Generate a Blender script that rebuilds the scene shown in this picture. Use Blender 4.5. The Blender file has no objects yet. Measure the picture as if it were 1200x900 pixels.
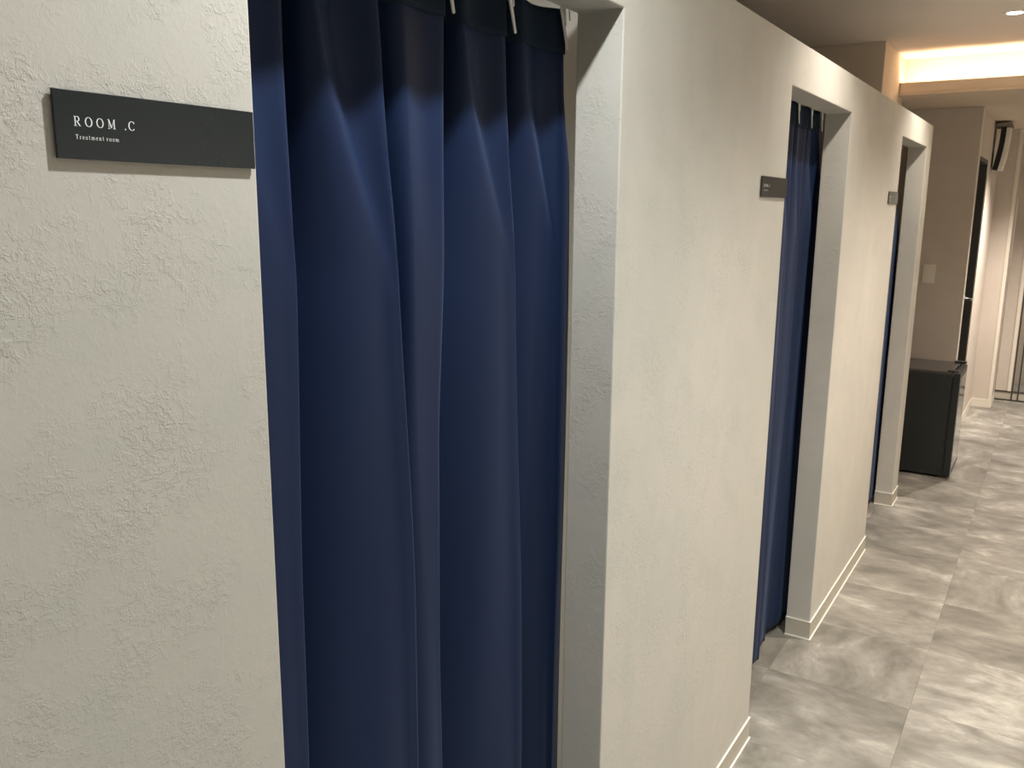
import bpy, bmesh, math, random
from mathutils import Vector, Matrix
random.seed(7)
S = bpy.context.scene
COL = S.collection
PI = math.pi

# ------------------------------------------------------------------ camera
cam_d = bpy.data.cameras.new('camera')
cam = bpy.data.objects.new('camera', cam_d)
COL.objects.link(cam)
rt = Vector((0.84395767, 0.53634069, 0.00860962))
up = Vector((-0.11372015, 0.16321238, 0.98001502))
fw = Vector((-0.52421673, 0.82807028, -0.19873708))
M = Matrix(((rt.x, up.x, -fw.x, 0.70), (rt.y, up.y, -fw.y, 0.0), (rt.z, up.z, -fw.z, 1.69), (0, 0, 0, 1)))
cam.matrix_world = M
cam_d.sensor_fit = 'HORIZONTAL'
cam_d.sensor_width = 36.0
cam_d.lens = 36.0 * 1012.39 / 1200.0
cam_d.clip_start = 0.02
S.camera = cam

# ------------------------------------------------------------------ world, exposure, lights
w = bpy.data.worlds.new('world')
S.world = w
w.use_nodes = True
w.node_tree.nodes['Background'].inputs[0].default_value = (0.9, 0.95, 1.0, 1)
w.node_tree.nodes['Background'].inputs[1].default_value = 0.1
S.view_settings.view_transform = 'Standard'
S.view_settings.look = 'None'
S.view_settings.gamma = 1.0
S.view_settings.use_curve_mapping = False
S.view_settings.exposure = 0.28

CEIL = 2.61
SOFFIT = 2.38
COVE_Y = 5.86
LAMP_X = 0.358
# corridor downlights and two added fill lamps (x, y, z, watts, colour)
LAMPS = [
    (LAMP_X, -1.05, CEIL, 12, (1.0, 0.99, 0.94)),
    (LAMP_X, 0.94, CEIL, 66, (0.97, 1.0, 1.0)),
    (LAMP_X, 2.95, CEIL, 48, (1.0, 0.91, 0.81)),
    (0.372, 4.88, CEIL, 54, (1.0, 0.91, 0.79)),
    (0.80, 7.60, SOFFIT, 240, (1.0, 0.89, 0.79)),
    (0.90, 9.45, SOFFIT, 60, (1.0, 0.90, 0.78)),  # added unseen lamp, brightens the area behind the glass screen
    (1.10, -0.20, CEIL, 34, (0.97, 1.0, 0.98)),
    (1.10, 1.95, CEIL, 118, (1.0, 0.97, 0.90)),
    (1.10, 3.90, CEIL, 180, (1.0, 0.87, 0.75)),
    (-1.10, 0.95, CEIL, 110, (1.0, 0.96, 0.88)),  # added unseen lamp, brightens the room sliver beside the nearest curtain
]
SPOT_DEG = 124
COVE_COL = (1.0, 0.74, 0.50)
COVE_STRENGTH = 40.0

# ------------------------------------------------------------------ material helpers
def hexc(r, g, b):
    f = lambda c: (c / 255 / 12.92) if c <= 10.31 else ((c / 255 + 0.055) / 1.055) ** 2.4
    return (f(r), f(g), f(b), 1)

class NT:
    def __init__(s, name):
        s.m = bpy.data.materials.new(name); s.m.use_nodes = True
        s.t = s.m.node_tree; s.b = s.t.nodes['Principled BSDF']
    def n(s, kind, **kw):
        x = s.t.nodes.new(kind)
        for k, v in kw.items():
            if k in x.inputs: x.inputs[k].default_value = v
            else: setattr(x, k, v)
        return x
    def l(s, a, b): s.t.links.new(a, b)
    def ramp(s, fac, stops, interp='LINEAR'):
        r = s.n('ShaderNodeValToRGB'); s.l(fac, r.inputs[0]); r.color_ramp.interpolation = interp
        e = r.color_ramp.elements
        while len(e) < len(stops): e.new(0.5)
        for i, (p, c) in enumerate(stops):
            e[i].position = p; e[i].color = c if len(c) == 4 else (*c, 1)
        return r.outputs[0]
    def math(s, op, a, b=None, c=None):
        x = s.n('ShaderNodeMath', operation=op)
        for i, v in enumerate((a, b, c)):
            if v is None: continue
            if hasattr(v, 'links'): s.l(v, x.inputs[i])
            else: x.inputs[i].default_value = v
        return x.outputs[0]
    def mix(s, f, a, b):
        x = s.n('ShaderNodeMix', data_type='RGBA')
        for i, v in ((0, f), (6, a), (7, b)):
            if hasattr(v, 'links'): s.l(v, x.inputs[i])
            else: x.inputs[i].default_value = v
        return x.outputs[2]

def plain(name, col, rough=0.5, metal=0.0, spec=0.5, noise=0.06, scale=30, bump=0.0):
    q = NT(name)
    tc = q.n('ShaderNodeTexCoord')
    no = q.n('ShaderNodeTexNoise', Scale=scale, Detail=4.0)
    q.l(tc.outputs['Object'], no.inputs['Vector'])
    lo = tuple(c * (1 - noise) for c in col[:3]) + (1,)
    hi = tuple(min(1, c * (1 + noise)) for c in col[:3]) + (1,)
    q.l(q.mix(no.outputs[0], lo, hi), q.b.inputs['Base Color'])
    q.b.inputs['Roughness'].default_value = rough
    q.b.inputs['Metallic'].default_value = metal
    q.b.inputs['Specular IOR Level'].default_value = spec
    if bump:
        bp = q.n('ShaderNodeBump', Strength=bump, Distance=0.002)
        q.l(no.outputs[0], bp.inputs['Height']); q.l(bp.outputs[0], q.b.inputs['Normal'])
    return q.m

def plaster(name, c1, c2, c3, amount=1.0):
    """hand-trowelled rough plaster: clusters of small raised flakes and ridges on a smoother skin"""
    q = NT(name)
    tc = q.n('ShaderNodeTexCoord'); P = tc.outputs['Object']
    big = q.n('ShaderNodeTexNoise', Scale=2.2, Detail=3.0, Roughness=0.55); q.l(P, big.inputs['Vector'])
    mid = q.n('ShaderNodeTexNoise', Scale=9.0, Detail=4.0, Roughness=0.6); q.l(P, mid.inputs['Vector'])
    mp = q.n('ShaderNodeMapping'); mp.inputs['Scale'].default_value = (3.0, 3.0, 1.0); q.l(P, mp.inputs['Vector'])
    st = q.n('ShaderNodeTexNoise', Scale=2.5, Detail=3.0); q.l(mp.outputs[0], st.inputs['Vector'])
    c = q.mix(q.ramp(big.outputs[0], [(0.35, (0, 0, 0)), (0.65, (1, 1, 1))]), c1, c2)
    c = q.mix(q.math('MULTIPLY', q.ramp(mid.outputs[0], [(0.45, (0, 0, 0)), (0.68, (1, 1, 1))]), 0.5), c, c3)
    q.l(c, q.b.inputs['Base Color'])
    q.b.inputs['Roughness'].default_value = 0.8
    q.b.inputs['Specular IOR Level'].default_value = 0.25
    # flakes
    di = q.n('ShaderNodeTexNoise', Scale=80.0, Detail=6.0, Roughness=0.66, Distortion=0.25); q.l(P, di.inputs['Vector'])
    flake = q.ramp(di.outputs[0], [(0.50, (0, 0, 0)), (0.56, (1, 1, 1)), (0.63, (0.6, 0.6, 0.6)), (0.72, (0.3, 0.3, 0.3))])
    fi = q.n('ShaderNodeTexNoise', Scale=150.0, Detail=3.0, Roughness=0.6, Distortion=0.6); q.l(P, fi.inputs['Vector'])
    flake2 = q.ramp(fi.outputs[0], [(0.53, (0, 0, 0)), (0.58, (1, 1, 1)), (0.72, (0.3, 0.3, 0.3))])
    mk = q.n('ShaderNodeTexNoise', Scale=7.5, Detail=3.0, Roughness=0.65); q.l(P, mk.inputs['Vector'])
    mask = q.ramp(mk.outputs[0], [(0.45, (0.10, 0.10, 0.10)), (0.66, (1, 1, 1))])
    fine = q.n('ShaderNodeTexNoise', Scale=260.0, Detail=2.0); q.l(P, fine.inputs['Vector'])
    h = q.math('MULTIPLY', flake, mask)
    h = q.math('MULTIPLY_ADD', q.math('MULTIPLY', flake2, mask), 0.55, h)
    h = q.math('MULTIPLY_ADD', mid.outputs[0], 0.5, h)
    h = q.math('MULTIPLY_ADD', fine.outputs[0], 0.10, h)
    bp = q.n('ShaderNodeBump', Strength=0.50 * amount, Distance=0.0011)
    q.l(h, bp.inputs['Height']); q.l(bp.outputs[0], q.b.inputs['Normal'])
    return q.m

def fabric(name, col, sheen, rough=0.62):
    q = NT(name)
    tc = q.n('ShaderNodeTexCoord'); P = tc.outputs['Object']
    mp = q.n('ShaderNodeMapping'); mp.inputs['Scale'].default_value = (1, 1, 0.25); q.l(P, mp.inputs['Vector'])
    no = q.n('ShaderNodeTexNoise', Scale=9.0, Detail=4.0); q.l(mp.outputs[0], no.inputs['Vector'])
    we = q.n('ShaderNodeTexNoise', Scale=900.0, Detail=1.0); q.l(P, we.inputs['Vector'])
    f = q.math('ADD', q.math('MULTIPLY', no.outputs[0], 0.5), q.math('MULTIPLY', we.outputs[0], 0.5))
    q.l(q.mix(f, tuple(c * 0.75 for c in col[:3]) + (1,), tuple(c * 1.25 for c in col[:3]) + (1,)), q.b.inputs['Base Color'])
    q.b.inputs['Roughness'].default_value = rough
    q.b.inputs['Specular IOR Level'].default_value = 0.20
    q.b.inputs['Sheen Weight'].default_value = sheen
    q.b.inputs['Sheen Roughness'].default_value = 0.45
    q.b.inputs['Sheen Tint'].default_value = (0.45, 0.60, 1.0, 1)
    bp = q.n('ShaderNodeBump', Strength=0.12, Distance=0.0006)
    q.l(we.outputs[0], bp.inputs['Height']); q.l(bp.outputs[0], q.b.inputs['Normal'])
    return q.m

def tile_mat(name):
    """grey cloudy stone-look vinyl, each tile with its own cloud and tone"""
    q = NT(name)
    tc = q.n('ShaderNodeTexCoord'); oi = q.n('ShaderNodeObjectInfo')
    off = q.n('ShaderNodeCombineXYZ')
    q.l(q.math('MULTIPLY', oi.outputs['Random'], 37.0), off.inputs[0])
    q.l(q.math('MULTIPLY', oi.outputs['Random'], 91.0), off.inputs[1])
    add = q.n('ShaderNodeVectorMath', operation='ADD'); q.l(tc.outputs['Object'], add.inputs[0]); q.l(off.outputs[0], add.inputs[1])
    rot = q.n('ShaderNodeMapping'); rot.inputs['Rotation'].default_value = (0, 0, 0.55); rot.inputs['Scale'].default_value = (1.0, 1.75, 1.0)
    q.l(add.outputs[0], rot.inputs['Vector'])
    a = q.n('ShaderNodeTexNoise', Scale=3.0, Detail=7.0, Roughness=0.60, Distortion=0.5); q.l(rot.outputs[0], a.inputs['Vector'])
    b = q.n('ShaderNodeTexNoise', Scale=12.0, Detail=5.0, Roughness=0.65, Distortion=0.2); q.l(rot.outputs[0], b.inputs['Vector'])
    f = q.math('ADD', q.math('MULTIPLY', a.outputs[0], 0.75), q.math('MULTIPLY', b.outputs[0], 0.25))
    f = q.math('ADD', f, q.math('MULTIPLY', q.math('SUBTRACT', oi.outputs['Random'], 0.5), 0.09))
    c = q.ramp(f, [(0.34, hexc(112, 109, 102)), (0.45, hexc(131, 128, 120)), (0.54, hexc(150, 147, 139)), (0.66, hexc(186, 183, 174))])
    q.l(c, q.b.inputs['Base Color'])
    q.l(q.ramp(f, [(0.4, (0.38,) * 3), (0.6, (0.52,) * 3)]), q.b.inputs['Roughness'])
    q.b.inputs['Specular IOR Level'].default_value = 0.35
    bp = q.n('ShaderNodeBump', Strength=0.08, Distance=0.001)
    q.l(b.outputs[0], bp.inputs['Height']); q.l(bp.outputs[0], q.b.inputs['Normal'])
    return q.m

def emit(name, col, s):
    q = NT(name)
    q.b.inputs['Base Color'].default_value = (0.8, 0.8, 0.8, 1)
    q.b.inputs['Emission Color'].default_value = (*col[:3], 1)
    q.b.inputs['Emission Strength'].default_value = s
    return q.m

def glass_mat(name, col=(0.85, 0.9, 0.9, 1), rough=0.03):
    q = NT(name)
    q.b.inputs['Base Color'].default_value = col
    q.b.inputs['Transmission Weight'].default_value = 1.0
    q.b.inputs['Roughness'].default_value = rough
    q.b.inputs['IOR'].default_value = 1.45
    return q.m

MAT = dict(
    wall=plaster('plaster', hexc(192, 189, 180), hexc(199, 194, 185), hexc(186, 187, 178)),
    wall_bounce=plain('bounce_white', hexc(232, 229, 222), 0.85, spec=0.2, noise=0.02),  # unseen right wall, whitened to add bounce light
    wall2=plaster('wallpaper', hexc(204, 194, 183), hexc(210, 200, 189), hexc(200, 191, 180), 0.35),
    ceil=plain('ceiling_paint', hexc(240, 230, 220), 0.9, spec=0.1, noise=0.02, scale=60, bump=0.1),
    beam=plain('beam_paint', hexc(214, 200, 182), 0.85, spec=0.15, noise=0.02),
    tile=tile_mat('vinyl_tile'),
    screed=plain('screed', hexc(95, 92, 85), 0.9),
    skirt=plain('skirting_vinyl', hexc(186, 180, 166), 0.5, noise=0.03),
    bead=plain('white_sealant', hexc(240, 238, 230), 0.45, noise=0.01),
    navy=fabric('navy_curtain', (0.0062, 0.0155, 0.050), 0.12, 0.46),
    navy_shade=fabric('navy_shade_band', (0.008, 0.018, 0.034), 0.03, 0.8),  # darker navy for the shade painted across the curtain top
    hook=plain('white_hook_plastic', hexc(225, 225, 218), 0.35, noise=0.02),
    alu=plain('aluminium', (0.55, 0.55, 0.54, 1), 0.35, metal=1.0, noise=0.03),
    chrome=plain('chrome', (0.8, 0.8, 0.8, 1), 0.12, metal=1.0, noise=0.02),
    sign=plain('black_acrylic', (0.012, 0.017, 0.019, 1), 0.24, noise=0.05),
    ink=plain('white_lettering', hexc(235, 240, 240), 0.5, noise=0.01),
    black=plain('black_enamel', (0.012, 0.015, 0.015, 1), 0.32, noise=0.1),
    blackmatt=plain('black_gasket', (0.006, 0.006, 0.006, 1), 0.7),
    ftop=plain('dark_top', (0.05, 0.045, 0.043, 1), 0.25, noise=0.1),
    door=plain('dark_door_wood', (0.020, 0.017, 0.014, 1), 0.45, noise=0.25, scale=14),
    dframe=plain('dark_metal', (0.05, 0.047, 0.042, 1), 0.45),
    white=plain('white_plastic', hexc(232, 228, 215), 0.4, noise=0.02),
    trim=plain('white_trim', hexc(228, 222, 208), 0.5, noise=0.02),
    bracket=plain('grey_bracket', hexc(120, 112, 100), 0.5),
    glass=glass_mat('clear_glass'),
    fglass=plain('silvered_door_glass', (0.50, 0.52, 0.51, 1), 0.12, metal=0.85, noise=0.05),
    lamp=emit('lamp_lens', (1.0, 0.97, 0.9), 14.0),
    led=emit('led_strip', COVE_COL, COVE_STRENGTH),
)

# ------------------------------------------------------------------ mesh helpers
def box(bm, x0, x1, y0, y1, z0, z1, bev=0.0):
    vs = [bm.verts.new((x, y, z)) for x in (x0, x1) for y in (y0, y1) for z in (z0, z1)]
    F = [(0, 1, 3, 2), (4, 6, 7, 5), (0, 4, 5, 1), (2, 3, 7, 6), (0, 2, 6, 4), (1, 5, 7, 3)]
    fs = [bm.faces.new([vs[i] for i in f]) for f in F]
    if bev:
        es = set(e for f in fs for e in f.edges)
        bmesh.ops.bevel(bm, geom=list(es), offset=bev, segments=2, affect='EDGES', profile=0.5)
    return fs

def prism(bm, pts, axis, a0, a1):
    """extrude a 2D polygon; axis 'y': pts are (x,z); 'x': (y,z); 'z': (x,y)"""
    def P(p, a):
        return {'y': (p[0], a, p[1]), 'x': (a, p[0], p[1]), 'z': (p[0], p[1], a)}[axis]
    A = [bm.verts.new(P(p, a0)) for p in pts]; B = [bm.verts.new(P(p, a1)) for p in pts]
    n = len(pts)
    bm.faces.new(A); bm.faces.new(B[::-1])
    for i in range(n): bm.faces.new((A[i], B[i], B[(i + 1) % n], A[(i + 1) % n]))

def tube(bm, path, r, seg=8):
    rings = []
    path = [Vector(p) for p in path]
    for i, p in enumerate(path):
        d = (path[min(i + 1, len(path) - 1)] - path[max(i - 1, 0)]).normalized()
        a = Vector((0, 0, 1)) if abs(d.z) < 0.9 else Vector((1, 0, 0))
        u = d.cross(a).normalized(); v = d.cross(u)
        rr = r[i] if isinstance(r, (list, tuple)) else r
        rings.append([bm.verts.new(p + rr * (math.cos(2 * PI * k / seg) * u + math.sin(2 * PI * k / seg) * v)) for k in range(seg)])
    for i in range(len(rings) - 1):
        for k in range(seg):
            bm.faces.new((rings[i][k], rings[i][(k + 1) % seg], rings[i + 1][(k + 1) % seg], rings[i + 1][k]))
    bm.faces.new(rings[0][::-1]); bm.faces.new(rings[-1])

def lathe(bm, prof, cx, cy, seg=32):
    """prof: (r, z) list"""
    rings = [[bm.verts.new((cx + r * math.cos(2 * PI * k / seg), cy + r * math.sin(2 * PI * k / seg), z)) for k in range(seg)] for r, z in prof]
    for i in range(len(rings) - 1):
        for k in range(seg):
            bm.faces.new((rings[i][k], rings[i][(k + 1) % seg], rings[i + 1][(k + 1) % seg], rings[i + 1][k]))
    return rings

def obj(name, bm, mat, parent=None, smooth=False, origin=None):
    bmesh.ops.recalc_face_normals(bm, faces=bm.faces)
    if origin is not None:
        bmesh.ops.translate(bm, verts=bm.verts, vec=-Vector(origin))
    me = bpy.data.meshes.new(name); bm.to_mesh(me); bm.free()
    me.materials.append(mat)
    if smooth:
        for p in me.polygons: p.use_smooth = True
    o = bpy.data.objects.new(name, me); COL.objects.link(o)
    if origin is not None: o.location = origin
    if parent is not None:
        o.parent = parent
        if parent.type == 'EMPTY' and origin is None:
            o.location = -Vector(parent.location)      # geometry authored in world space
    return o

def thing(name, label, cat, loc, group=None):
    o = bpy.data.objects.new(name, None); COL.objects.link(o)
    o.empty_display_size = 0.1
    o.location = loc; o['label'] = label; o['category'] = cat
    if group: o['group'] = group
    return o

def struct(name, bm, mat, parent=None, bevel=0.0, smooth=False):
    o = obj(name, bm, mat, parent, smooth)
    o['kind'] = 'structure'
    if bevel:
        m = o.modifiers.new('soft_edges', 'BEVEL'); m.width = bevel; m.segments = 2; m.limit_method = 'ANGLE'; m.angle_limit = math.radians(40)
    return o

def boxes(*bs):
    bm = bmesh.new()
    for b in bs: box(bm, *b)
    return bm

# ------------------------------------------------------------------ setting: floor with tiles
XL, XR, Y0, Y1 = -2.03, 1.89, -1.86, 9.90
T = 0.49
floor = struct('floor', boxes((XL - 0.1, XR + 0.1, Y0 - 0.1, Y1 + 0.1, -0.12, -0.0032)), MAT['screed'])
bm = bmesh.new()
h = T / 2 - 0.0002
box(bm, -h, h, -h, h, -0.003, 0.0)
top = [e for e in bm.edges if all(v.co.z > -0.001 for v in e.verts)]
bmesh.ops.bevel(bm, geom=top, offset=0.0005, segments=1, affect='EDGES')
tile0 = obj('tile', bm, MAT['tile'], floor)
k = 0
for i in range(8):
    for j in range(24):
        t = tile0 if k == 0 else tile0.copy()
        if k: COL.objects.link(t); t.parent = floor
        t.location = (XL + T * (i + 0.5), Y0 + T * (j + 0.5), 0)
        t.rotation_euler = (0, 0, random.choice((0, PI, PI / 2)))
        k += 1

# ------------------------------------------------------------------ partition with three curtain openings
TH = 0.093
PTOP = 2.160
HEAD = 2.036
OPEN = [(0.620, 1.462), (2.560, 3.353), (4.470, 5.270)]
PEND = 5.455
def cell_wall(ys, zs, solid, x0, x1):
    bm = bmesh.new(); V = {}
    def v(x, y, z):
        if (x, y, z) not in V: V[(x, y, z)] = bm.verts.new((x, y, z))
        return V[(x, y, z)]
    ny, nz = len(ys) - 1, len(zs) - 1
    S_ = lambda i, j: 0 <= i < ny and 0 <= j < nz and solid(i, j)
    for i in range(ny):
        for j in range(nz):
            if not S_(i, j): continue
            a, b, c, d = ys[i], ys[i + 1], zs[j], zs[j + 1]
            for x in (x0, x1): bm.faces.new((v(x, a, c), v(x, b, c), v(x, b, d), v(x, a, d)))
            if not S_(i - 1, j): bm.faces.new((v(x0, a, c), v(x1, a, c), v(x1, a, d), v(x0, a, d)))
            if not S_(i + 1, j): bm.faces.new((v(x0, b, c), v(x1, b, c), v(x1, b, d), v(x0, b, d)))
            if not S_(i, j - 1): bm.faces.new((v(x0, a, c), v(x1, a, c), v(x1, b, c), v(x0, b, c)))
            if not S_(i, j + 1): bm.faces.new((v(x0, a, d), v(x1, a, d), v(x1, b, d), v(x0, b, d)))
    return bm
ys = [Y0] + [v for o in OPEN for v in o] + [PEND]
struct('wall_left', cell_wall(ys, [0.0005, HEAD, PTOP], lambda i, j: j == 1 or i % 2 == 0, -TH, 0.0), MAT['wall'], bevel=0.0025)

# skirting round each pier, with the bright sealant lines above and below
def skirting(y0, y1, wrap0, wrap1):
    d, z1 = 0.004, 0.074
    def strip(bm, off, za, zb):
        box(bm, 0.0005, off, y0 - (off if wrap0 else 0), y1 + (off if wrap1 else 0), za, zb)
        if wrap0: box(bm, -TH, 0.0005, y0 - off, y0 - 0.0005, za, zb)
        if wrap1: box(bm, -TH, 0.0005, y1 + 0.0005, y1 + off, za, zb)
    bm = bmesh.new(); strip(bm, d, 0.0008, z1)
    o = obj('baseboard_left', bm, MAT['skirt']); o['kind'] = 'structure'
    bm = bmesh.new(); strip(bm, 0.0055, z1, z1 + 0.004); obj('top_bead', bm, MAT['bead'], o)
    bm = bmesh.new(); strip(bm, 0.0085, 0.0004, 0.0050); obj('floor_bead', bm, MAT['bead'], o)
skirting(Y0 + 0.002, OPEN[0][0], False, True)
skirting(OPEN[0][1], OPEN[1][0], True, True)
skirting(OPEN[1][1], OPEN[2][0], True, True)
skirting(OPEN[2][1], PEND, True, True)

# ------------------------------------------------------------------ room shells behind the partition and outer walls
struct('wall_rooms', boxes((XL - 0.1, XL, Y0, Y1, 0.001, CEIL)), MAT['wall2'])
struct('wall_right', boxes((XR, XR + 0.1, Y0, Y1, 0.001, CEIL)), MAT['wall_bounce'])
struct('wall_rear', boxes((XL, XR, Y0 - 0.1, Y0, 0.001, CEIL)), MAT['wall'])
struct('wall_far', boxes((XL, XR, Y1, Y1 + 0.1, 0.001, CEIL)), MAT['wall2'])
for n, (ya, yb) in enumerate([(0.10, 0.18), (1.66, 1.74), (3.62, 3.70)]):
    struct('wall_cross', boxes((XL + 0.001, -TH - 0.001, ya, yb, 0.001, PTOP)), MAT['wall'])
# full-height block closing the last room; its edge rises above the partition
struct('wall_end', boxes((XL + 0.001, -0.265, 5.33, 6.02, 0.001, CEIL - 0.001), (-0.265, -TH - 0.001, 5.41, 5.453, 0.001, PTOP)), MAT['beam'])
# far block: wall with the switch, dark door in its side
DX = 0.13
YW = 6.70
DY0, DY1, DZ = 6.775, 7.44, 2.07
struct('wall_back', boxes((XL + 0.001, DX, YW, DY0, 0.001, SOFFIT - 0.001), (XL + 0.001, DX, DY1, 8.57, 0.001, SOFFIT - 0.001),
                          (XL + 0.001, DX, DY0, DY1, DZ, SOFFIT - 0.001), (XL + 0.001, 0.03, DY0, DY1, 0.001, DZ)), MAT['wall2'])
struct('wall_return', boxes((XL + 0.001, 0.285, 8.571, 9.898, 0.001, SOFFIT - 0.001)), MAT['wall2'], bevel=0.004)
struct('trim_4', boxes((0.262, 0.2875, 8.566, 8.5705, 0.072, SOFFIT - 0.002), (0.2855, 0.2875, 8.5708, 8.60, 0.072, SOFFIT - 0.002)), MAT['trim'])
bm = boxes((DX + 0.0005, 0.2855, 8.560, 8.5705, 0.001, 0.07), (0.2855, 0.289, 8.560, 8.99, 0.001, 0.07), (DX + 0.0005, DX + 0.005, DY1 + 0.05, 8.5595, 0.001, 0.07))
o = obj('baseboard_far', bm, MAT['trim']); o['kind'] = 'structure'

# ceiling: high slab in front, lowered soffit beyond, the light trough between
struct('ceiling', boxes((XL - 0.1, XR + 0.1, Y0 - 0.1, Y1 + 0.1, CEIL, CEIL + 0.1)), MAT['ceil'])
LIP = 2.453
struct('ceiling_soffit', boxes((XL + 0.002, XR - 0.001, 6.021, Y1 - 0.001, SOFFIT, CEIL - 0.001),
                          (-0.264, XR - 0.001, COVE_Y, 6.020, SOFFIT, SOFFIT + 0.015)), MAT['beam'])
struct('trim_1', boxes((-0.264, XR - 0.001, COVE_Y, COVE_Y + 0.018, SOFFIT + 0.0155, LIP)), MAT['beam'], bevel=0.002)

cv = thing('cove_light', 'warm strip light glowing in the trough above the lowered ceiling edge', 'strip light', (0.55, COVE_Y + 0.05, SOFFIT + 0.016))
obj('housing', boxes((-0.25, XR - 0.02, COVE_Y + 0.035, COVE_Y + 0.075, SOFFIT + 0.0155, SOFFIT + 0.030)), MAT['white'], cv)
obj('led_strip', boxes((-0.25, XR - 0.02, COVE_Y + 0.040, COVE_Y + 0.070, SOFFIT + 0.0302, SOFFIT + 0.036)), MAT['led'], cv)

# ------------------------------------------------------------------ downlights
lab = ['white recessed ceiling downlight behind the camera', 'white recessed ceiling downlight above the first curtained doorway',
       'white recessed ceiling downlight above the second curtained doorway', 'round white ceiling downlight glowing at the upper right corner, before the light trough',
       'white recessed downlight in the lowered ceiling before the glass screen',
       'added unseen fill downlight in the lowered ceiling behind the glass screen', 'white recessed downlight in the outer row behind the camera', 'white recessed downlight in the outer row facing the first pier',
       'white recessed downlight in the outer row facing the second pier', 'added unseen fill downlight inside the nearest curtained room']
for (x, y, z, W, c), lb in zip(LAMPS, lab):
    t = thing('downlight', lb, 'ceiling light', (x, y, z), 'recessed ceiling downlights')
    bm = bmesh.new()
    lathe(bm, [(0.036, z - 0.001), (0.037, z - 0.005), (0.050, z - 0.004), (0.052, z - 0.0008)], x, y)
    obj('trim_ring', bm, MAT['white'], t, True)
    bm = bmesh.new()
    r = lathe(bm, [(0.0355, z - 0.0012), (0.0355, z - 0.0035), (0.02, z - 0.0048), (0.004, z - 0.0052)], x, y)
    bm.faces.new(r[-1][::-1])
    obj('lens', bm, MAT['lamp'], t, True)
    ld = bpy.data.lights.new('downlight_beam', 'SPOT'); ld.energy = W; ld.color = c
    ld.spot_size = math.radians(158 if abs(y - 0.94) < 0.01 and x > 0 else SPOT_DEG); ld.spot_blend = 1.0; ld.shadow_soft_size = 0.028
    lo = bpy.data.objects.new('downlight_beam', ld); COL.objects.link(lo); lo.location = (0, 0, -0.036); lo.parent = t

# ------------------------------------------------------------------ curtains
def interp(tab, z):
    """tab: list of (z, value) with z falling"""
    if z >= tab[0][0]: return tab[0][1]
    for (za, va), (zb, vb) in zip(tab, tab[1:]):
        if z >= zb:
            f = (za - z) / (za - zb); f = f * f * (3 - 2 * f) * 0.4 + f * 0.6
            return va + (vb - va) * f
    return tab[-1][1]

RID = [(2.04, 0.25), (1.92, 0.36), (1.60, 0.86), (0.03, 0.90)]
DIP = [(2.04, 0.34), (1.85, 0.34), (1.58, 0.0)]
def profile(crests, z, xc, end, n):
    """plan section of the cloth at height z -> n points evenly spread by parameter"""
    pts = []
    for k, c in enumerate(crests):
        y0 = interp(c['y'], z)
        xo = xc + interp(c.get('x', [(2, 0.0)]), z)
        pts.append((y0, xo))
        if k == len(crests) - 1: break
        y1 = interp(crests[k + 1]['y'], z)
        x1 = xc + interp(crests[k + 1].get('x', [(2, 0.0)]), z)
        d = interp(c['d'], z); L = y1 - y0
        fr = interp(c.get('r', RID), z)
        b = c.get('b', 0.08)
        t0 = b + 0.06
        pts.append((y0 + b * L, xo - d * 0.80))
        pts.append((y0 + t0 * L, xo - d))
        lo = c.get('lo', 0.10)
        for u in (0.2, 0.4, 0.6, 0.8, 1.0):
            pts.append((y0 + (t0 + (fr - t0) * u) * L, x1 - (d + x1 - xo) * (lo + (1 - lo) * (1 - u) ** 2.5)))
        dip = interp(c.get('dip', DIP), z)
        pts.append((y0 + (fr + (1 - fr) * 0.45) * L, x1 - d * (lo * 0.5 + dip)))
        pts.append((y0 + (fr + (1 - fr) * 0.75) * L, x1 - d * (lo * 0.3 + dip * 0.6)))
    for ye, xe in end: pts.append((interp(ye, z), xc + interp(xe, z)))
    # densify: equal number of samples per segment so rows match, then smooth
    out = []
    per = 4
    for (ya, xa), (yb, xb) in zip(pts, pts[1:]):
        for i in range(per): out.append((ya + (yb - ya) * i / per, xa + (xb - xa) * i / per))
    out.append(pts[-1])
    for _ in range(4):
        out = [out[0]] + [((a[0] + 2 * b[0] + c[0]) / 4, (a[1] + 2 * b[1] + c[1]) / 4) for a, b, c in zip(out, out[1:], out[2:])] + [out[-1]]
    return out

def sheet(rows, thick):
    bm = bmesh.new()
    g = [[bm.verts.new(p) for p in r] for r in rows]
    for a, b in zip(g, g[1:]):
        for i in range(len(a) - 1): bm.faces.new((a[i], a[i + 1], b[i + 1], b[i]))
    bmesh.ops.recalc_face_normals(bm, faces=bm.faces)
    # give the cloth its thickness
    geo = bmesh.ops.solidify(bm, geom=list(bm.faces), thickness=thick)
    return bm

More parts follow.
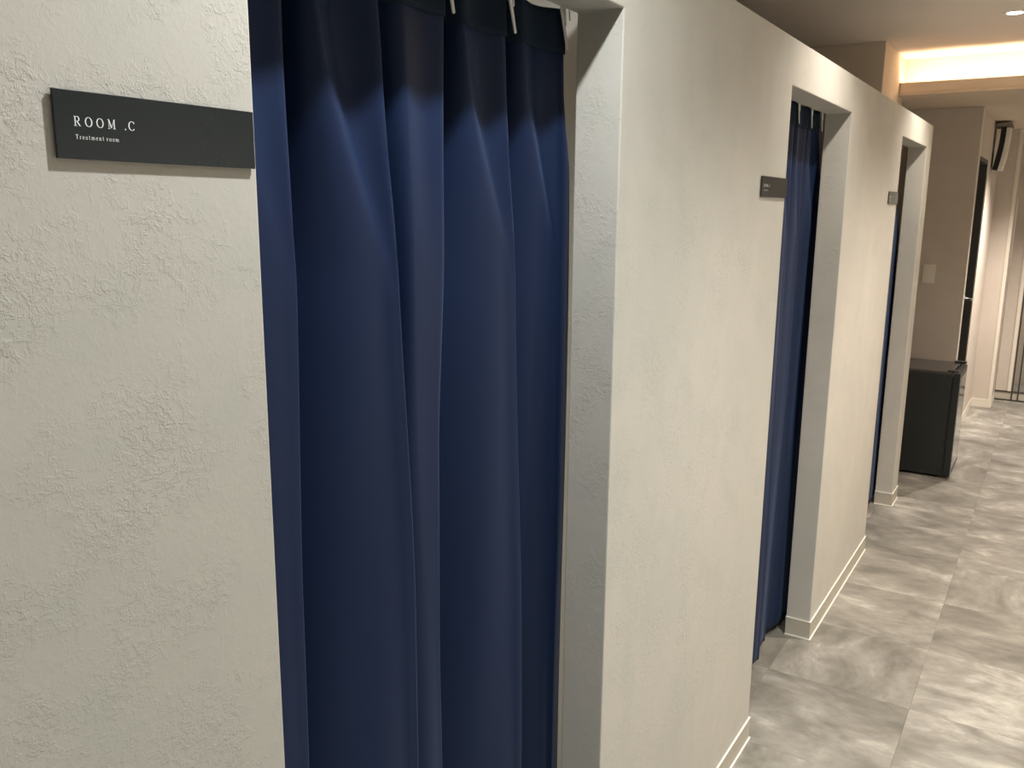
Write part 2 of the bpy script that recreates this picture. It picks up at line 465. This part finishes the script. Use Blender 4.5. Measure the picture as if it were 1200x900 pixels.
def curtain(label, crests, end, xc, seed, hooks, group):
    rnd = random.Random(seed)
    ph = [rnd.uniform(0, 6.28) for _ in range(6)]
    t = thing('curtain', label, 'curtain', (xc, sum(interp(c['y'], 1) for c in crests) / len(crests), 0.03), group)
    hy = [interp(c['y'], 2.0) for c in crests]
    def top_z(y):
        ds = min(abs(y - q) for q in hy)
        return 2.046 - min(0.003, ds * 0.06)
    zs = [1.0, 0.985, 0.97, 0.955] + [0.955 - 0.925 * (i / 46) ** 1.0 for i in range(1, 47)]
    rows = []
    zabs = [2.046 - (1 - q) * 1.0 for q in zs[:4]]
    zabs += [zabs[-1] + (0.03 - zabs[-1]) * i / 60 for i in range(1, 61)]
    for r, z in enumerate(zabs):
        pr = profile(crests, z, xc, end, 6)
        row = []
        for y, x in pr:
            f = min(1, max(0, (1.9 - z) / 1.0))
            x += f * (0.0035 * math.sin(y * 23 + z * 2.1 + ph[0]) + 0.002 * math.sin(y * 51 - z * 3.3 + ph[1]))
            zz = z
            if r < 4: zz = z - (2.046 - top_z(y)) * (1 - r / 4)
            if r == len(zabs) - 1: zz = z + 0.004 * math.sin(y * 17 + ph[2])
            row.append((x, y, zz))
        rows.append(row)
    obj('cloth', sheet(rows, 0.0012), MAT['navy'], t, True)
    # lintel shade painted as a darker band on the front of the top edge
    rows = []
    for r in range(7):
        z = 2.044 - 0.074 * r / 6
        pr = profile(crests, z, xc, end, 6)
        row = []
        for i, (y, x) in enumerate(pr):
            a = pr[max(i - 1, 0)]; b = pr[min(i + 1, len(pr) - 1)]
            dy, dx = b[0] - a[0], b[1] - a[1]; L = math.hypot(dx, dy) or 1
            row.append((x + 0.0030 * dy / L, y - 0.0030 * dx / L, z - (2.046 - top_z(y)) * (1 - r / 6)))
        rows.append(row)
    o = obj('heading_shade', sheet(rows, 0.0008), MAT['navy_shade'], t, True); o['label'] = 'darker band painting the lintel shade along the top'
    # bottom hem stitching line
    for y, lean in hooks:
        bm = bmesh.new()
        x = xc + 0.0075
        w2 = 0.0038
        # tapered flat tongue on the front of the top band
        zt, zb = 2.050, 1.974
        a = [(y - lean - w2 * 1.3, zt), (y - lean + w2 * 1.3, zt), (y + w2 * 0.9, zb + 0.002), (y + w2 * 0.3, zb), (y - w2 * 0.5, zb + 0.001)]
        prism(bm, a, 'x', x, x + 0.0022)
        # neck and hook bending over to the rail runner
        tube(bm, [(x + 0.001, y - lean, zt - 0.012), (x + 0.001, y - lean, zt + 0.012), (x - 0.004, y - lean, zt + 0.020), (x - 0.010, y - lean, zt + 0.018), (x - 0.011, y - lean, zt + 0.008)], 0.0013, 6)
        # short back prong
        a = [(y - lean + 0.012, zt), (y - lean + 0.018, zt), (y - lean + 0.021, zt - 0.034), (y - lean + 0.018, zt - 0.036)]
        prism(bm, a, 'x', x, x + 0.0018)
        box(bm, x, x + 0.0018, y - lean - 0.004, y - lean + 0.018, zt - 0.002, zt + 0.002)
        h = obj('hook', bm, MAT['hook'], t); h['label'] = 'white plastic curtain hook'
    return t

D = lambda a, b, c: [(2.04, a), (1.6, b), (0.03, c)]
crA = [
    dict(y=[(2.04, 0.585), (0.03, 0.585)], d=D(0.05, 0.05, 0.05)),
    dict(y=[(2.04, 0.775), (1.60, 0.771), (1.18, 0.757), (0.03, 0.745)], d=D(0.095, 0.125, 0.130), b=0.07),
    dict(y=[(1.98, 0.935), (1.90, 0.942), (1.62, 0.965), (1.09, 0.992), (0.03, 1.010)], d=D(0.030, 0.045, 0.075), b=0.10,
         r=[(2.04, 0.35), (1.6, 0.35), (0.9, 0.7), (0.03, 0.80)]),
    dict(y=[(2.04, 1.088), (1.62, 1.083), (1.30, 1.085), (0.03, 1.120)], d=[(2.04, 0.080), (1.62, 0.100), (1.30, 0.085), (0.9, 0.065), (0.03, 0.062)], b=0.09,
         x=[(2.04, 0.0), (1.62, 0.0), (1.30, -0.018), (0.9, -0.030), (0.03, -0.034)]),
    dict(y=[(2.04, 1.250), (1.94, 1.258), (1.61, 1.282), (0.96, 1.307), (0.03, 1.325)], d=D(0.065, 0.085, 0.085), b=0.09),
    dict(y=[(2.04, 1.432), (1.91, 1.426), (1.61, 1.440), (0.96, 1.448), (0.03, 1.45)], d=D(0.03, 0.03, 0.03)),
]
endA = [([(2.04, 1.436), (1.9, 1.450), (1.76, 1.482), (1.5, 1.486), (0.03, 1.492)], [(2.04, -0.004), (1.9, -0.006), (1.76, -0.006), (1.0, -0.006)]),
        ([(2.04, 1.438), (1.9, 1.454), (1.76, 1.488), (1.5, 1.492), (0.03, 1.498)], [(2.04, -0.010), (1.9, -0.018), (1.76, -0.024), (1.0, -0.024)])]
SC = (0.70 + 0.119) / (0.70 + 0.103)
for c in crA: c['y'] = [(z, y * SC) for z, y in c['y']]
endA = [([(z, y * SC) for z, y in a], b) for a, b in endA]
curtain('navy blue pleated curtain filling the nearest doorway, beside the room C sign', crA, endA, -0.119, 1,
        [(0.792, 0.02), (0.958, 0.02), (1.108, 0.02), (1.280, 0.024), (1.458, 0.026)], 'navy doorway curtains')
def crests_for(ya, yb, yr, n, seed):
    rnd = random.Random(seed); L = (yb - ya) / n; out = []
    for i in range(n + 1):
        j = rnd.uniform(-0.012, 0.012) if 0 < i < n else 0
        out.append(dict(y=[(2.04, ya + i * L + j), (1.6, ya + i * L + j * 1.4), (0.03, ya + i * (yr - ya) / n + j * 2)], d=D(0.045, 0.06, 0.065), b=0.12))
    return out
crB = crests_for(2.52, 3.02, 3.03, 3, 5) + [
    dict(y=[(2.04, 3.185), (1.85, 3.180), (0.9, 3.20), (0.03, 3.20)], x=[(2.04, 0), (1.5, -0.010), (0.03, -0.022)], d=D(0.045, 0.055, 0.050)),
    dict(y=[(2.04, 3.335), (1.90, 3.370), (1.7, 3.41), (0.03, 3.415)], x=[(2.04, -0.004), (1.5, -0.012), (0.03, -0.018)], d=D(0.03, 0.03, 0.03))]
endB = [([(2.04, 3.340), (1.9, 3.400), (1.75, 3.47), (0.03, 3.475)], [(2.04, -0.01), (0.03, -0.012)])]
curtain('navy blue curtain in the middle doorway, hanging short of its right jamb', crB, endB, -0.104, 2,
        [(2.69, 0.02), (2.855, 0.02), (3.02, 0.02), (3.19, 0.02), (3.338, 0.02)], 'navy doorway curtains')
crC = crests_for(4.44, 5.02, 5.21, 4, 9)
endC = [([(2.04, 5.05), (1.8, 5.16), (1.55, 5.37), (0.03, 5.385)], [(2.04, -0.01), (0.03, -0.004)])]
curtain('navy blue curtain in the farthest doorway, just a narrow sliver showing', crC, endC, -0.106, 3,
        [(4.585, 0.012), (4.73, 0.012), (4.875, 0.012), (5.02, 0.012)], 'navy doorway curtains')

# rails screwed to the back of each lintel
names = ['nearest', 'middle', 'farthest']
for (ya, yb), nm, extra in zip(OPEN, names, ((1.452, 1.470), (3.375, 3.392), (5.20, 5.24))):
    a, b = ya - 0.055, yb + 0.045
    t = thing('curtain_rail', 'slim metal curtain rail behind the head of the %s doorway' % nm, 'curtain rail', (-0.115, (a + b) / 2, 2.074), 'doorway curtain rails')
    x0, x1, z0, z1 = -0.124, -0.106, 2.074, 2.088
    bm = boxes((x0, x1, a, b, z1 - 0.002, z1), (x0, x0 + 0.002, a, b, z0, z1 - 0.002), (x1 - 0.002, x1, a, b, z0, z1 - 0.002),
               (x0 + 0.002, x0 + 0.006, a, b, z0, z0 + 0.0015), (x1 - 0.006, x1 - 0.002, a, b, z0, z0 + 0.0015))
    obj('rail', bm, MAT['alu'], t)
    for e in (a, b): obj('end_cap', boxes((x0 - 0.001, x1 + 0.001, e - 0.002, e + 0.004, z0 - 0.001, z1 + 0.001)), MAT['hook'], t)
    for q in (a + 0.08, b - 0.06): obj('bracket', boxes((x0, -TH - 0.0005, q - 0.012, q + 0.012, z1, z1 + 0.003), (-TH - 0.0035, -TH - 0.0005, q - 0.012, q + 0.012, z1 + 0.003, z1 + 0.035)), MAT['alu'], t)
    for q in extra:
        bm = bmesh.new()
        box(bm, -0.118, -0.112, q - 0.004, q + 0.004, z0 - 0.006, z0 + 0.006)
        tube(bm, [(-0.115, q + 0.005 * math.sin(s), z0 - 0.0125 + 0.007 * math.cos(s)) for s in [i * 2 * PI / 10 for i in range(11)]], 0.0011, 6)
        tube(bm, [(-0.115, q, z0 - 0.019), (-0.115, q + 0.002, z0 - 0.032), (-0.115, q + 0.005, z0 - 0.046)], 0.0012, 6)
        obj('runner', bm, MAT['hook'], t, True)

# ------------------------------------------------------------------ room signs with serif lettering
def arc(cx, cy, rx, ry, a0, a1, n=14):
    return [(cx + rx * math.cos(math.radians(a0 + (a1 - a0) * i / n)), cy + ry * math.sin(math.radians(a0 + (a1 - a0) * i / n))) for i in range(n + 1)]
def L_(pts, w): return (pts, w)
# glyphs: strokes as (points, width) with the cap height 1; 'ring' strokes vary in width like a serif face
def glyph(ch):
    t, th = 0.13, 0.055
    sf = lambda x, y, w=0.34: L_([(x - w / 2, y), (x + w / 2, y)], 0.045)
    if ch == 'R': return [L_([(0.17, 0), (0.17, 1)], t), sf(0.17, 0.02), L_([(0.02, 0.98), (0.34, 0.98)], .045), L_([(0.17, 0.975), (0.40, 0.975)] + arc(0.40, 0.735, 0.20, 0.24, 90, -90) + [(0.17, 0.495)], 'v'),
                          L_([(0.38, 0.49), (0.66, 0.04)], t), L_([(0.62, 0.02), (0.80, 0.02)], .045)], 0.82
    if ch == 'O': return [L_(arc(0.42, 0.5, 0.36, 0.48, 0, 360, 26), 'v')], 0.86
    if ch == 'M': return [L_([(0.15, 0), (0.15, 1)], th), L_([(0.15, 0.97), (0.46, 0.10)], t), L_([(0.46, 0.10), (0.77, 0.97)], th), L_([(0.79, 0), (0.79, 1)], t),
                          sf(0.15, 0.02, .28), sf(0.79, 0.02, .32), L_([(0.02, 0.98), (0.20, 0.98)], .045), L_([(0.74, 0.98), (0.94, 0.98)], .045)], 0.98
    if ch == '.': return [L_(arc(0.06, 0.07, 0.035, 0.035, 0, 360, 8), 0.10)], 0.0
    if ch == 'C': return [L_(arc(0.42, 0.5, 0.36, 0.48, 38, 322, 22), 'v'), L_([(0.70, 0.95), (0.70, 0.72)], .05)], 0.80
    if ch == 'B': return [L_([(0.17, 0), (0.17, 1)], t), L_([(0.02, 0.98), (0.40, 0.98)] + arc(0.38, 0.76, 0.19, 0.22, 90, -90) + [(0.17, 0.53)], 'v'),
                          L_([(0.17, 0.53), (0.40, 0.53)] + arc(0.40, 0.275, 0.24, 0.255, 90, -90) + [(0.02, 0.02)], 'v')], 0.78
    if ch == 'A': return [L_([(0.10, 0.02), (0.40, 0.98)], th), L_([(0.40, 0.98), (0.70, 0.02)], t), L_([(0.2, 0.36), (0.60, 0.36)], .045), sf(0.10, 0.02, .24), sf(0.70, 0.02, .28)], 0.86
    if ch == 'T': return [L_([(0.36, 0), (0.36, 1)], t + .02), L_([(0.04, 0.96), (0.68, 0.96)], .07), L_([(0.05, 0.97), (0.05, 0.78)], .06), L_([(0.67, 0.97), (0.67, 0.78)], .06), sf(0.36, 0.03, .34)], 0.78
    if ch == 'r': return [L_([(0.16, 0), (0.16, 0.64)], t), sf(0.16, 0.03, .32), L_([(0.02, .62), (.16, .62)], .05), L_([(0.16, 0.45), (0.28, 0.60), (0.42, 0.61)], 0.09)], 0.50
    if ch == 'e': return [L_(arc(0.28, 0.32, 0.22, 0.30, 5, 315, 16), 0.10), L_([(0.08, 0.36), (0.50, 0.36)], .06)], 0.60
    if ch == 'a': return [L_(arc(0.24, 0.18, 0.18, 0.16, 60, 350, 12), 0.09), L_([(0.08, 0.52), (0.20, 0.62), (0.34, 0.60), (0.40, 0.48), (0.40, 0.06), (0.52, 0.03)], 0.10), L_([(0.34, .36), (.40, .36)], .06)], 0.60
    if ch == 't': return [L_([(0.18, 0.88), (0.18, 0.12), (0.28, 0.03), (0.38, 0.08)], 0.11), L_([(0.03, 0.62), (0.36, 0.62)], .06)], 0.44
    if ch == 'n': return [L_([(0.16, 0), (0.16, 0.64)], t), L_([(0.16, 0.48), (0.30, 0.61), (0.44, 0.58), (0.48, 0.44), (0.48, 0)], 0.11), sf(0.16, .03, .28), sf(0.48, .03, .26), L_([(0.02, .62), (.16, .62)], .05)], 0.68
    if ch == 'm': return [L_([(0.16, 0), (0.16, 0.64)], t), L_([(0.16, 0.48), (0.28, 0.61), (0.42, 0.58), (0.46, 0.44), (0.46, 0)], 0.11), L_([(0.46, 0.48), (0.58, 0.61), (0.72, 0.58), (0.76, 0.44), (0.76, 0)], 0.11),
                          sf(0.16, .03, .24), sf(0.46, .03, .22), sf(0.76, .03, .24), L_([(0.02, .62), (.16, .62)], .05)], 0.96
    if ch == 'o': return [L_(arc(0.30, 0.32, 0.23, 0.30, 0, 360, 16), 0.10)], 0.64
    return [], 0.20
def lettering(text, x, y, z, cap, track, parent):
    bm = bmesh.new(); cy = y
    lay = 0
    for ch in text:
        strokes, adv = glyph(ch)
        for pts, w in strokes:
            lay += 1
            n = len(pts); Lf = []; Rt = []
            for i, p in enumerate(pts):
                a = pts[max(i - 1, 0)]; b = pts[min(i + 1, n - 1)]
                if n > 3 and pts[0] == pts[-1] or (n > 8 and math.dist(pts[0], pts[-1]) < 1e-6):
                    if i == 0: a = pts[-2]
                    if i == n - 1: b = pts[1]
                dx, dy = b[0] - a[0], b[1] - a[1]; l = math.hypot(dx, dy) or 1
                ww = w if w != 'v' else 0.05 + 0.085 * abs(dy / l) ** 1.5
                nx, ny = -dy / l * ww / 2, dx / l * ww / 2
                Lf.append((p[0] + nx, p[1] + ny)); Rt.append((p[0] - nx, p[1] - ny))
            xo = x + 0.00002 * (lay % 5)
            V = [[bm.verts.new((xo, cy + u * cap, z + v * cap)) for u, v in side] for side in (Lf, Rt)]
            for i in range(n - 1): bm.faces.new((V[0][i], V[0][i + 1], V[1][i + 1], V[1][i]))
        cy += (adv + track) * cap
    for f in bm.faces: f.normal_update()
    return bm, cy

def sign(ya, yb, z0, z1, letter, label, ty=0.0160):
    t = thing('room_sign', label, 'sign', (0.0, (ya + yb) / 2, z0), 'black room signs beside the doorways')
    bm = bmesh.new(); box(bm, 0.0018, 0.0045, ya, yb, z0, z1, 0.0004)
    obj('plate', bm, MAT['sign'], t)
    obj('backing', boxes((0.0004, 0.0018, ya + 0.004, yb - 0.006, z0 + 0.004, z1 - 0.004)), MAT['blackmatt'], t)
    k = (z1 - z0) / 0.054
    bm, e = lettering('ROOM .' + letter, 0.0048, ya + ty, z0 + 0.0262 * k, 0.0077, 0.45, t)
    o = obj('lettering', bm, MAT['ink'], t); o['label'] = 'white serif lettering ROOM .%s' % letter
    bm, e = lettering('Treatment room', 0.0048, ya + ty + 0.0005, z0 + 0.0160 * k, 0.0036, 0.18, t)
    o = obj('lettering', bm, MAT['ink'], t); o['label'] = 'small white lettering Treatment room'
    return t
sign(0.4105, 0.6145, 1.7270, 1.7815, 'C', 'black sign reading ROOM .C on the plaster wall beside the nearest curtain')
sign(2.318, 2.5615, 1.727, 1.7810, 'B', 'small black sign on the wall left of the middle doorway')
sign(4.228, 4.4715, 1.727, 1.7810, 'A', 'smallest-looking dark sign on the wall left of the farthest doorway')

# ------------------------------------------------------------------ small refrigerator
fy0, fy1 = 6.03, 6.48
t = thing('mini_fridge', 'low black glass-doored fridge on the floor past the end of the partition', 'fridge', (0.0, (fy0 + fy1) / 2, 0))
bm = bmesh.new()
box(bm, -0.29, 0.178, fy0, fy1, 0.018, 0.682, 0.004)
obj('body', bm, MAT['black'], t)
bm = bmesh.new(); box(bm, -0.292, 0.180, fy0 - 0.002, fy1 + 0.002, 0.6825, 0.700, 0.003)
o = obj('top_panel', bm, MAT['ftop'], t); o['label'] = 'brownish grey reflective top'
for fx in (-0.25, 0.14):
    for fy in (fy0 + 0.04, fy1 - 0.04):
        bm = bmesh.new(); lathe(bm, [(0.001, 0.0006), (0.016, 0.0006), (0.016, 0.0178), (0.001, 0.0178)], fx, fy, 12)
        obj('foot', bm, MAT['blackmatt'], t, False)
obj('gasket', boxes((0.1785, 0.190, fy0 + 0.006, fy1 - 0.006, 0.03, 0.672)), MAT['blackmatt'], t)
# door: frame of four members and glass
dx0, dx1, fr = 0.1905, 0.226, 0.034
fbm = bmesh.new()
box(fbm, dx0, dx1, fy0, fy0 + fr, 0.022, 0.690); box(fbm, dx0, dx1, fy1 - fr, fy1, 0.022, 0.690)
box(fbm, dx0, dx1, fy0 + fr, fy1 - fr, 0.022, 0.022 + fr); box(fbm, dx0, dx1, fy0 + fr, fy1 - fr, 0.690 - fr, 0.690)
d = obj('door', fbm, MAT['black'], t)
def sub(name, bm, mat, parent):
    o = obj(name, bm, mat); o.parent = parent; o.location = (0, 0, 0); return o
sub('door_glass', boxes((dx1 - 0.012, dx1 + 0.0015, fy0 + fr, fy1 - fr, 0.022 + fr, 0.690 - fr)), MAT['fglass'], d)
obj('hinge', boxes((0.150, 0.222, fy1 - 0.05, fy1 - 0.004, 0.7003, 0.712)), MAT['black'], t)
obj('hinge', boxes((0.150, 0.215, fy0 + 0.006, fy0 + 0.05, 0.7003, 0.709)), MAT['black'], t)
# ------------------------------------------------------------------ wall switch
t = thing('wall_switch', 'white rectangular switch plate on the wall above the fridge', 'switch', (-0.095, YW, 1.27))
bm = bmesh.new(); box(bm, -0.135, -0.055, YW - 0.009, YW - 0.0006, 1.205, 1.335, 0.002); obj('plate', bm, MAT['white'], t)
bm = bmesh.new(); box(bm, -0.117, -0.073, YW - 0.0135, YW - 0.0092, 1.225, 1.315, 0.0015); obj('rocker', bm, MAT['white'], t)

# ------------------------------------------------------------------ dark door in the side wall
bm = boxes((0.0455, 0.086, DY0 + 0.030, DY1 - 0.030, 0.006, DZ - 0.030))
dr = struct('door_1', bm, MAT['door'])
o = sub('frame', boxes((0.031, DX + 0.006, DY0 + 0.0005, DY0 + 0.0295, 0.0006, DZ - 0.0005), (0.031, DX + 0.006, DY1 - 0.0295, DY1 - 0.0005, 0.0006, DZ - 0.0005),
                       (0.031, DX + 0.006, DY0 + 0.0300, DY1 - 0.0300, DZ - 0.0295, DZ - 0.0005)), MAT['dframe'], dr)
hb = bmesh.new()
hy = DY1 - 0.17
tube(hb, [(0.0862, hy, 1.06), (0.100, hy, 1.06)], 0.024, 16)
tube(hb, [(0.100, hy, 1.06), (0.145, hy, 1.06), (0.150, hy - 0.01, 1.06), (0.150, hy - 0.11, 1.06)], 0.009, 10)
o = sub('handle', hb, MAT['chrome'], dr); o['label'] = 'bright metal lever handle'
struct('trim_2', boxes((DX + 0.0005, DX + 0.012, DY1 + 0.001, DY1 + 0.045, 0.001, DZ - 0.10)), MAT['trim'])
struct('lit_corner_strip', boxes((DX + 0.0005, DX + 0.006, YW + 0.001, DY0 - 0.006, 0.001, SOFFIT - 0.002)), MAT['trim'])  # white strip painting the light caught by the plaster corner

# ------------------------------------------------------------------ curved white and black unit hanging high on the side wall
t = thing('curved_wall_unit', 'curved black and white unit under a grey bracket, high beside the dark door', 'wall unit', (DX + 0.05, 7.86, 2.04))
def curved(bm, r0, r1, ya, yb, z0, z1, bow):
    n = 12; P = []
    zz = [z1 + (z0 - z1) * i / n for i in range(n + 1)]
    f = lambda i: bow * (1 - ((i / n) * 1.0) ** 2 * 1.6)
    out = [(r1 + f(i), zz[i]) for i in range(n + 1)]; inn = [(r0 + f(i), zz[i]) for i in range(n + 1)]
    for i in range(n):
        a, b, c, d_ = inn[i], out[i], out[i + 1], inn[i + 1]
        V = [[bm.verts.new((p[0], y, p[1])) for p in (a, b, c, d_)] for y in (ya, yb)]
        bm.faces.new(V[0]); bm.faces.new(V[1][::-1])
        for k in range(4): bm.faces.new((V[0][k], V[1][k], V[1][(k + 1) % 4], V[0][(k + 1) % 4]))
    bmesh.ops.remove_doubles(bm, verts=bm.verts, dist=1e-5)
bm = bmesh.new(); curved(bm, DX + 0.024, DX + 0.060, 7.78, 7.98, 2.02, 2.335, 0.02)
o = obj('dark_shell', bm, MAT['blackmatt'], t); o['label'] = 'black curved inner side'
bm = bmesh.new(); curved(bm, DX + 0.0605, DX + 0.088, 7.79, 7.97, 2.015, 2.330, 0.02)
o = obj('white_cover', bm, MAT['white'], t); o['label'] = 'white curved outer cover'
bm = bmesh.new(); box(bm, DX + 0.0006, DX + 0.118, 7.76, 8.00, 2.3375, 2.356, 0.003)
o = obj('bracket', bm, MAT['bracket'], t); o['label'] = 'grey top bracket'

# ------------------------------------------------------------------ framed glass screen at the far end
GY = 9.0
X0 = 0.2895
gs = struct('door_2', boxes((X0, XR - 0.01, GY - 0.012, GY + 0.012, 0.0006, 0.014), (X0, XR - 0.01, GY - 0.012, GY + 0.012, 0.080, 0.092),
                            (X0, XR - 0.01, GY - 0.012, GY + 0.012, 2.25, 2.28)), MAT['dframe'])
for x in (0.425, 0.475, 1.05):
    sub('stile', boxes((x - 0.006, x + 0.006, GY - 0.013, GY + 0.013, 0.0145, 2.2495)), MAT['dframe'], gs)
sub('white_jamb', boxes((0.385, 0.415, GY - 0.02, GY + 0.02, 0.0925, 2.2495)), MAT['trim'], gs)
sub('side_panel', boxes((X0, 0.3845, GY - 0.006, GY + 0.006, 0.0925, 2.2495)), MAT['wall2'], gs)
sub('glass_pane', boxes((0.4815, 1.0435, GY - 0.003, GY + 0.003, 0.0925, 2.2495)), MAT['glass'], gs)
sub('kick_panel', boxes((X0, 1.04, GY - 0.004, GY + 0.004, 0.0145, 0.0795)), MAT['skirt'], gs)
struct('wall_over_screen', boxes((X0, XR - 0.001, GY - 0.02, GY + 0.04, 2.281, SOFFIT - 0.001)), MAT['wall2'])
